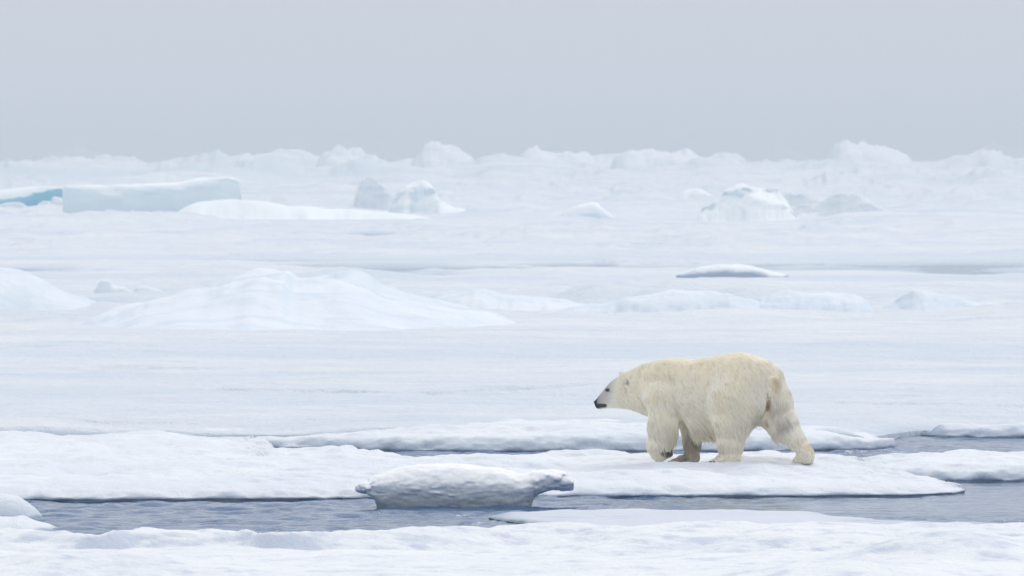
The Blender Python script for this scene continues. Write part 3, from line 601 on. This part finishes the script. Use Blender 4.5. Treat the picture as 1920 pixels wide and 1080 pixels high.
# distance to named spots gives the coat its markings and some painted crease shade
def spot(P, c, r, sc=(1, 1, 1), soft=0.5):
    d = np.sqrt((((P - c) / np.array(sc)) ** 2).sum(-1)) * (1 + 0.32 * fbm(P[:, 0] * 22, P[:, 1] * 22, P[:, 2] * 8, o=3, s=240)); return sstep(r * (1 + soft), r * (1 - soft), d)
def coat(P, fur=False):
    n_ = len(P); px, row = proj(P)
    base = np.array([0.975, 0.92, 0.785]) if fur else np.array([0.66, 0.59, 0.45])
    C = np.repeat(base[None], n_, 0)
    def mixc(C, f, c): return C * (1 - f[:, None]) + f[:, None] * np.array(c)
    n1 = fbm(P[:, 0] * 5, P[:, 1] * 5, P[:, 2] * 4, o=3, s=210)
    C = mixc(C, 0.55 * sstep(0.0, 0.8, n1), (0.975, 0.89, 0.70) if fur else (0.66, 0.56, 0.38))
    C = mixc(C, 0.5 * sstep(0.0, 0.9, -n1), (0.94, 0.90, 0.80) if fur else (0.60, 0.56, 0.47))
    C = mixc(C, 0.55 * spot(P, Pt(1210, 700, 0), 0.28, (1, 1, .8)), (0.96, 0.88, 0.70))       # yellowish nape
    C = mixc(C, 0.45 * spot(P, Pt(1335, 690, .15), 0.16, (.7, 2, 1.4)), (0.95, 0.85, 0.63))
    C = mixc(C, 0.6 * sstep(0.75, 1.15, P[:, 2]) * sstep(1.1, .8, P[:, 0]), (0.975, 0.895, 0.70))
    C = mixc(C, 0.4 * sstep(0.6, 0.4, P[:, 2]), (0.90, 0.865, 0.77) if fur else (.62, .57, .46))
    # dirt: inner thigh, forelegs, heel
    C = mixc(C, 0.5 * spot(P, H_[(1465, 792)], 0.085, (1, 1, .9), .9), (0.40, 0.37, 0.34))
    C = mixc(C, 0.35 * spot(P, H_[(1455, 765)], 0.11, (1, 1, 1), .9), (0.52, 0.47, 0.40))
    C = mixc(C, 0.45 * spot(P, H_[(1420, 778)], 0.09, (1, 1, 1.3)), (0.48, 0.44, 0.36))
    C = mixc(C, 0.85 * spot(P, Pt(1297, 838, -.18), 0.18, (1, .8, 1.3)), (0.36, 0.31, 0.24))
    C = mixc(C, 0.7 * spot(P, Pt(1275, 860, -.18), 0.16, (1.4, 1, .6)), (0.30, 0.26, 0.21))
    C = mixc(C, 0.55 * spot(P, H_[(1452, 716)], 0.085, (1, 1, 1.3)), (0.85, 0.68, 0.40))   # stain by the tail
    C = mixc(C, 0.85 * spot(P, H_[(1437, 768)], 0.035, (1, 1, 4)), (0.42, 0.27, 0.10))
    C = mixc(C, 0.7 * spot(P, H_[(1432, 790)], 0.03, (.8, 1, 2.2)), (0.62, 0.44, 0.20))
    C = mixc(C, 0.7 * spot(P, Pt(1517, 835, -.22), 0.06), (0.75, 0.58, 0.32))
    C = mixc(C, 0.8 * spot(P, Pt(1516, 852, -.26), 0.05, (.6, 1, 1.3)), (0.16, 0.10, 0.07))
    C = mixc(C, 0.5 * spot(P, Pt(1340, 861, .23), 0.09, (1.3, 1, 1)), (0.50, 0.50, 0.47))
    C = mixc(C, 0.95 * spot(P, H_[(1254, 849)] + np.array([0, 0, .02]), 0.065, (1, 1.2, 1), .4), (0.05, 0.04, 0.035))  # sole of the lifted paw
    # grey muzzle, dark lips and nose
    hd_ = (P[:, 0] > 1.0); hd2 = (P[:, 0] > .8) & (P[:, 1] > .05)
    C = mixc(C, 0.7 * sstep(0.65, 1.15, P[:, 0]), (0.955, 0.93, 0.86) if fur else (0.86, 0.84, 0.76))
    f = sstep(1153, 1131, px + 0.25 * (row - 740)) * sstep(764, 750, row) * hd_
    C = mixc(C, 0.62 * f, (0.30, 0.30, 0.31))
    C = mixc(C, 0.6 * sstep(1131, 1118, px) * hd_, (0.13, 0.13, 0.14))
    C = mixc(C, 0.9 * sstep(4.6, 2.4, np.hypot((px - 1139.5) * 0.8, row - 727.5)) * hd_, (0.05, 0.045, 0.045))
    C = mixc(C, 0.7 * sstep(3.5, 1.5, np.hypot((px - 1176) * .8, (row - 712) * 0.5)) * hd2, (0.20, 0.17, 0.14))  # dark inner ear, with the shade behind it put into the colour
    C = mixc(C, 0.5 * sstep(4, 1.5, np.hypot(px - 1172, (row - 725) * 0.4)) * hd2, (0.62, 0.50, 0.34))
    for q_, r_ in (((1436, 736), .022), ((1438, 753), .03)): C = mixc(C, 0.8 * spot(P, H_[q_], r_, (.8, .8, 1.6)), (0.24, 0.17, 0.09))  # crease beside the tail, its shade painted into the coat
    lt = np.clip((px - 1120) / 15, 0, 1); ld = np.hypot(px - 1120 - 15 * lt, row - 757.5 + 0.5 * lt) - (4.6 - 1.2 * lt)
    C = mixc(C, 0.95 * sstep(1.2, -0.8, ld) * (P[:, 0] > 1.0), (0.016, 0.019, 0.028))
    C = mixc(C, 0.95 * sstep(1121.5, 1119, px) * (P[:, 0] > 1.0), (0.012, 0.012, 0.016))
    return np.clip(C, 0, 1)
mb, n, l, b = new_mat('bear_skin_and_underfur')
at = n.new('ShaderNodeAttribute'); at.attribute_name = 'col'; l.new(at.outputs['Color'], b.inputs['Base Color'])
b.inputs['Roughness'].default_value = 0.8; b.inputs['Specular IOR Level'].default_value = 0.2
bear = bpy.data.objects.new('polar_bear', None); S.collection.objects.link(bear)
from mathutils.bvhtree import BVHTree
fm = bpy.data.objects['ice_floe'].data
bv = BVHTree.FromPolygons([v.co for v in fm.vertices], [p.vertices[:] for p in fm.polygons])
gz_ = []
for f_ in ((1285, -.18), (1362, .23), (1510, -.22)):
    q_ = Pt(f_[0], 862, f_[1]); wx_ = BX - q_[0] * CA - q_[1] * SA; wy_ = BY + q_[0] * SA - q_[1] * CA
    gz_.append(bv.ray_cast(Vector((wx_, wy_, 3)), Vector((0, 0, -1)))[0].z)
print('ground under feet', gz_)
BZ = sum(gz_) / 3 - 0.008
bear.location = (BX, BY, BZ); bear.rotation_euler = (0, 0, math.pi - A)
tag(bear, 'polar bear with cream fur walking left and slightly away across the ice, front paw lifted', 'polar bear')
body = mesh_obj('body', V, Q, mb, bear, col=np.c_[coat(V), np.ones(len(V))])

# fur strands, combed and clumped
V = V.astype(np.float64)
T1 = np.concatenate([Q[:, [0, 1, 2]], Q[:, [0, 2, 3]]])
e1, e2 = V[T1[:, 1]] - V[T1[:, 0]], V[T1[:, 2]] - V[T1[:, 0]]
nrm = np.cross(e1, e2); ar = np.linalg.norm(nrm, axis=1) / 2
nrm /= np.maximum(ar * 2, 1e-12)[:, None]
ctr = V[T1].mean(1)
# orient outwards using the field
g0 = bf.val(*(ctr + nrm * 0.01).T); g1 = bf.val(*(ctr - nrm * 0.01).T)
if np.mean(g0 > g1) < 0.5: nrm = -nrm
VN = np.zeros_like(V)
for c_ in range(3): np.add.at(VN, T1[:, c_], nrm * ar[:, None])
VN /= np.maximum(np.linalg.norm(VN, axis=1), 1e-12)[:, None]
NH = 230000
ti = rng.choice(len(T1), NH, p=ar / ar.sum())
r1, r2 = np.sqrt(rng.random(NH)), rng.random(NH)
bc = np.stack([1 - r1, r1 * (1 - r2), r1 * r2], -1)
R = (V[T1[ti]] * bc[:, :, None]).sum(1); NN = (VN[T1[ti]] * bc[:, :, None]).sum(1)
NN /= np.linalg.norm(NN, axis=1)[:, None]
px, row = proj(R)
lt = np.clip((px - 1120) / 15, 0, 1); ld = np.hypot(px - 1120 - 15 * lt, row - 757.5 + 0.5 * lt) - (4.6 - 1.2 * lt)
keep = (R[:, 2] > 0.012) & ~((px < 1121) & (R[:, 0] > 1)) & ~((ld < 0) & (R[:, 0] > 1.0))
keep &= ~(spot(R, H_[(1254, 849)], 0.05, (1, 1.2, 1), .2) > .5)
eye_px = (1139.5, 727.5)
keep &= ~((np.hypot(px - eye_px[0], row - eye_px[1]) < 2.2) & (R[:, 0] > 1))
R, NN, px, row = R[keep], NN[keep], px[keep], row[keep]
X_, Y_, Z_ = R.T
head = sstep(0.85, 1.05, X_)
leg = sstep(0.42, 0.25, Z_)
dirv = np.stack([-0.55 - 0.9 * head + 0.35 * leg, 0 * X_, -0.9 + 0.75 * head - 0.2 * leg], -1)
top = sstep(0.5, 1.0, NN[:, 2]); dirv[:, 0] -= top * 0.8
dirv += 0.30 * np.stack([fbm(X_ * 3, Y_ * 3, Z_ * 3, o=2, s=220 + i) for i in range(3)], -1)
dirv += rng.normal(0, 0.06, dirv.shape)
tang = dirv - (dirv * NN).sum(1)[:, None] * NN
tang /= np.maximum(np.linalg.norm(tang, axis=1), 1e-9)[:, None]
LN = 0.055 * np.ones(len(R))
LN = np.interp(X_, [0.7, 0.9, 1.05, 1.15, 1.22], [0.055, 0.038, 0.024, 0.014, 0.007])
LN *= 1 - 0.65 * sstep(0.42, 0.08, Z_)
LN *= 1 - 0.5 * sstep(-0.8, -0.95, X_) * sstep(0.3, 0.2, Z_)
fringe = sstep(-0.98, -0.6, X_) * sstep(0.1, -0.6, NN[:, 2]) * sstep(0.55, 0.40, Z_) * sstep(0.14, 0.22, Z_) * (X_ < 0.9)
LN += 0.075 * fringe * (0.4 + rng.random(len(R)) * 0.8)
back = sstep(0.2, 0.8, -NN[:, 0]) * sstep(0.16, 0.24, Z_) * sstep(0.6, 0.45, Z_)
LN += 0.035 * back * rng.random(len(R))
LN *= 0.75 + 0.5 * rng.random(len(R))
lift = (0.13 + 0.12 * fringe)[:, None]
K = 5
ts = np.linspace(0, 1, K)
grav = np.array([0, 0, -1.0])
P = np.zeros((len(R), K, 3))
for j, t in enumerate(ts):
    P[:, j] = R + LN[:, None] * (t * tang + lift * ((t - 0.7 * t * t) * 1.6) * NN + (0.25 + 0.9 * fringe)[:, None] * t * t * grav * 0.6)
# clumps
nc = 13000
ci = rng.choice(len(R), nc, replace=False)
kd = kdtree.KDTree(nc)
for i_, c_ in enumerate(ci): kd.insert(R[c_] * np.array([1.5, 1.5, 0.55]), i_)
kd.balance()
near_ = np.array([ci[kd.find(r * np.array([1.5, 1.5, 0.55]))[1]] for r in R])
clump = (0.85 * (1 - 0.7 * head)) * (0.7 + 0.3 * rng.random(len(R)))
for j, t in enumerate(ts):
    P[:, j] += (clump * t ** 1.2)[:, None] * (P[near_, j] - P[:, j])
P[..., 2] = np.maximum(P[..., 2], 0.004)
cu = bpy.data.hair_curves.new('fur')
cu.add_curves([K] * len(R))
cu.attributes['position'].data.foreach_set('vector', P.astype(np.float32).ravel())
ra = cu.attributes.get('radius') or cu.attributes.new('radius', 'FLOAT', 'POINT')
rad = np.repeat((0.0016 * (1 - 0.85 * ts))[None], len(R), 0) * (1 - 0.4 * head)[:, None]
ra.data.foreach_set('value', rad.astype(np.float32).ravel())
cv = np.ones(len(R)); rc = rng.random(nc); cv[ci] = np.where(rc < 0.12, 0.86, np.where(rc < 0.35, 0.95, 1.0)) * np.ones(nc)  # some clumps coloured darker, standing for shaded gaps in the fur
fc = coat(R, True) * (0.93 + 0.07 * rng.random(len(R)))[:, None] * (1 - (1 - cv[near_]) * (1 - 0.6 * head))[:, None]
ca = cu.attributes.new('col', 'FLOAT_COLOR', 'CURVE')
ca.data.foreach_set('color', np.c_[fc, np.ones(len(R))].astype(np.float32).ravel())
mf, n, l, b = new_mat('cream_fur')
at = n.new('ShaderNodeAttribute'); at.attribute_name = 'col'; l.new(at.outputs['Color'], b.inputs['Base Color'])
b.inputs['Roughness'].default_value = 0.55; b.inputs['Specular IOR Level'].default_value = 0.35
tl = n.new('ShaderNodeBsdfTranslucent'); l.new(at.outputs['Color'], tl.inputs[0]); ms = n.new('ShaderNodeMixShader'); ms.inputs[0].default_value = 0.08
mo = n['Material Output']; l.new(b.outputs[0], ms.inputs[1]); l.new(tl.outputs[0], ms.inputs[2]); l.new(ms.outputs[0], mo.inputs['Surface'])
cu.materials.append(mf)
fur = bpy.data.objects.new('fur', cu); S.collection.objects.link(fur); fur.parent = body

# eyes, nose, pads and claws
def blob(name, c, r, mat, parent, sc=(1, 1, 1), rot=None, seed=0, na=0.0):
    nu, nv = 16, 12
    U_, V_ = np.meshgrid(np.linspace(0, 2 * math.pi, nu, endpoint=False), np.linspace(0.02, math.pi - 0.02, nv))
    P_ = np.stack([np.cos(U_) * np.sin(V_), np.sin(U_) * np.sin(V_), np.cos(V_)], -1).reshape(-1, 3)
    P_ = P_ * (1 + na * fbm(*(P_ * 1.5).T, o=2, s=seed)[:, None]) * r * np.array(sc)
    if rot is not None:
        c_, s_ = math.cos(rot), math.sin(rot); P_ = P_ @ np.array([[c_, 0, s_], [0, 1, 0], [-s_, 0, c_]])
    i = np.arange(nu * nv).reshape(nv, nu); i2 = np.roll(i, -1, 1)
    Q_ = np.stack([i[:-1], i2[:-1], i2[1:], i[1:]], -1).reshape(-1, 4)
    return mesh_obj(name, P_ + np.array(c), Q_, mat, parent)
mk, n, l, b = new_mat('wet_black_skin'); b.inputs['Base Color'].default_value = (0.012, 0.012, 0.015, 1); b.inputs['Roughness'].default_value = 0.3
mc, n, l, b = new_mat('dark_claw'); b.inputs['Base Color'].default_value = (0.03, 0.026, 0.022, 1); b.inputs['Roughness'].default_value = 0.4
e_ = ray_hit(*eye_px)
blob('eye', e_ + np.array([-SA, CA, 0]) * .004, 0.0155, mk, bear, (1.1, 0.8, 0.9))
hy = np.interp(e_[0], [1.15, 1.25], [.12, .12])
blob('eye', (e_[0] + 0.02, 2 * hy - e_[1] - 0.01, e_[2]), 0.0125, mk, bear, (1.15, 0.7, 0.85))
blob('nose', Pt(1118, 750.5, .15), 0.026, mk, bear, (0.9, 1.1, 0.85), na=0.1)
for (a, b_) in (((1252, 846), .020), ((1258, 842), .012), ((1256, 849), .012), ((1251, 853), .011), ((1249, 841), .012)):
    c = ray_hit(*a); blob('paw_pad', c, b_, mk, bear, (1, .6, .9))
for dy, dp in ((-.075, 4), (-.03, 0), (.015, 1), (.06, 5)):
    blob('claw', Pt(1257 + dp, 862.5, -.17 + dy * 1.2), 0.016, mc, bear, (1.4, .4, .5), rot=0.3)
for dy, dp in ((-.085, 4), (-.04, 1), (.01, 0), (.055, 2), (.095, 7)):
    blob('claw', Pt(1331 + dp, 863.2, .235 + dy), 0.014, mc, bear, (1.4, .4, .5), rot=0.3)

# ------------------------------------------------------------------ haze
mh = bpy.data.materials.new('sea_fog'); mh.use_nodes = True
n = mh.node_tree.nodes; l = mh.node_tree.links; n.clear()
o_ = n.new('ShaderNodeOutputMaterial'); pv = n.new('ShaderNodeVolumePrincipled')
pv.inputs['Color'].default_value = (0.67, 0.715, 0.75, 1); pv.inputs['Density'].default_value = 0.0005
pv.inputs['Anisotropy'].default_value = 0.0
l.new(pv.outputs[0], o_.inputs['Volume'])
x0, x1, y0_, y1_, z0, z1 = -6500, 6500, -400, 7500, -1.5, 14.0
Vb = [(x, y, z) for x in (x0, x1) for y in (y0_, y1_) for z in (z0, z1)]
Qb = [(0, 1, 3, 2), (4, 6, 7, 5), (0, 4, 5, 1), (2, 3, 7, 6), (0, 2, 6, 4), (1, 5, 7, 3)]
tag(mesh_obj('haze', Vb, Qb, mh, smooth=False), kind='stuff')
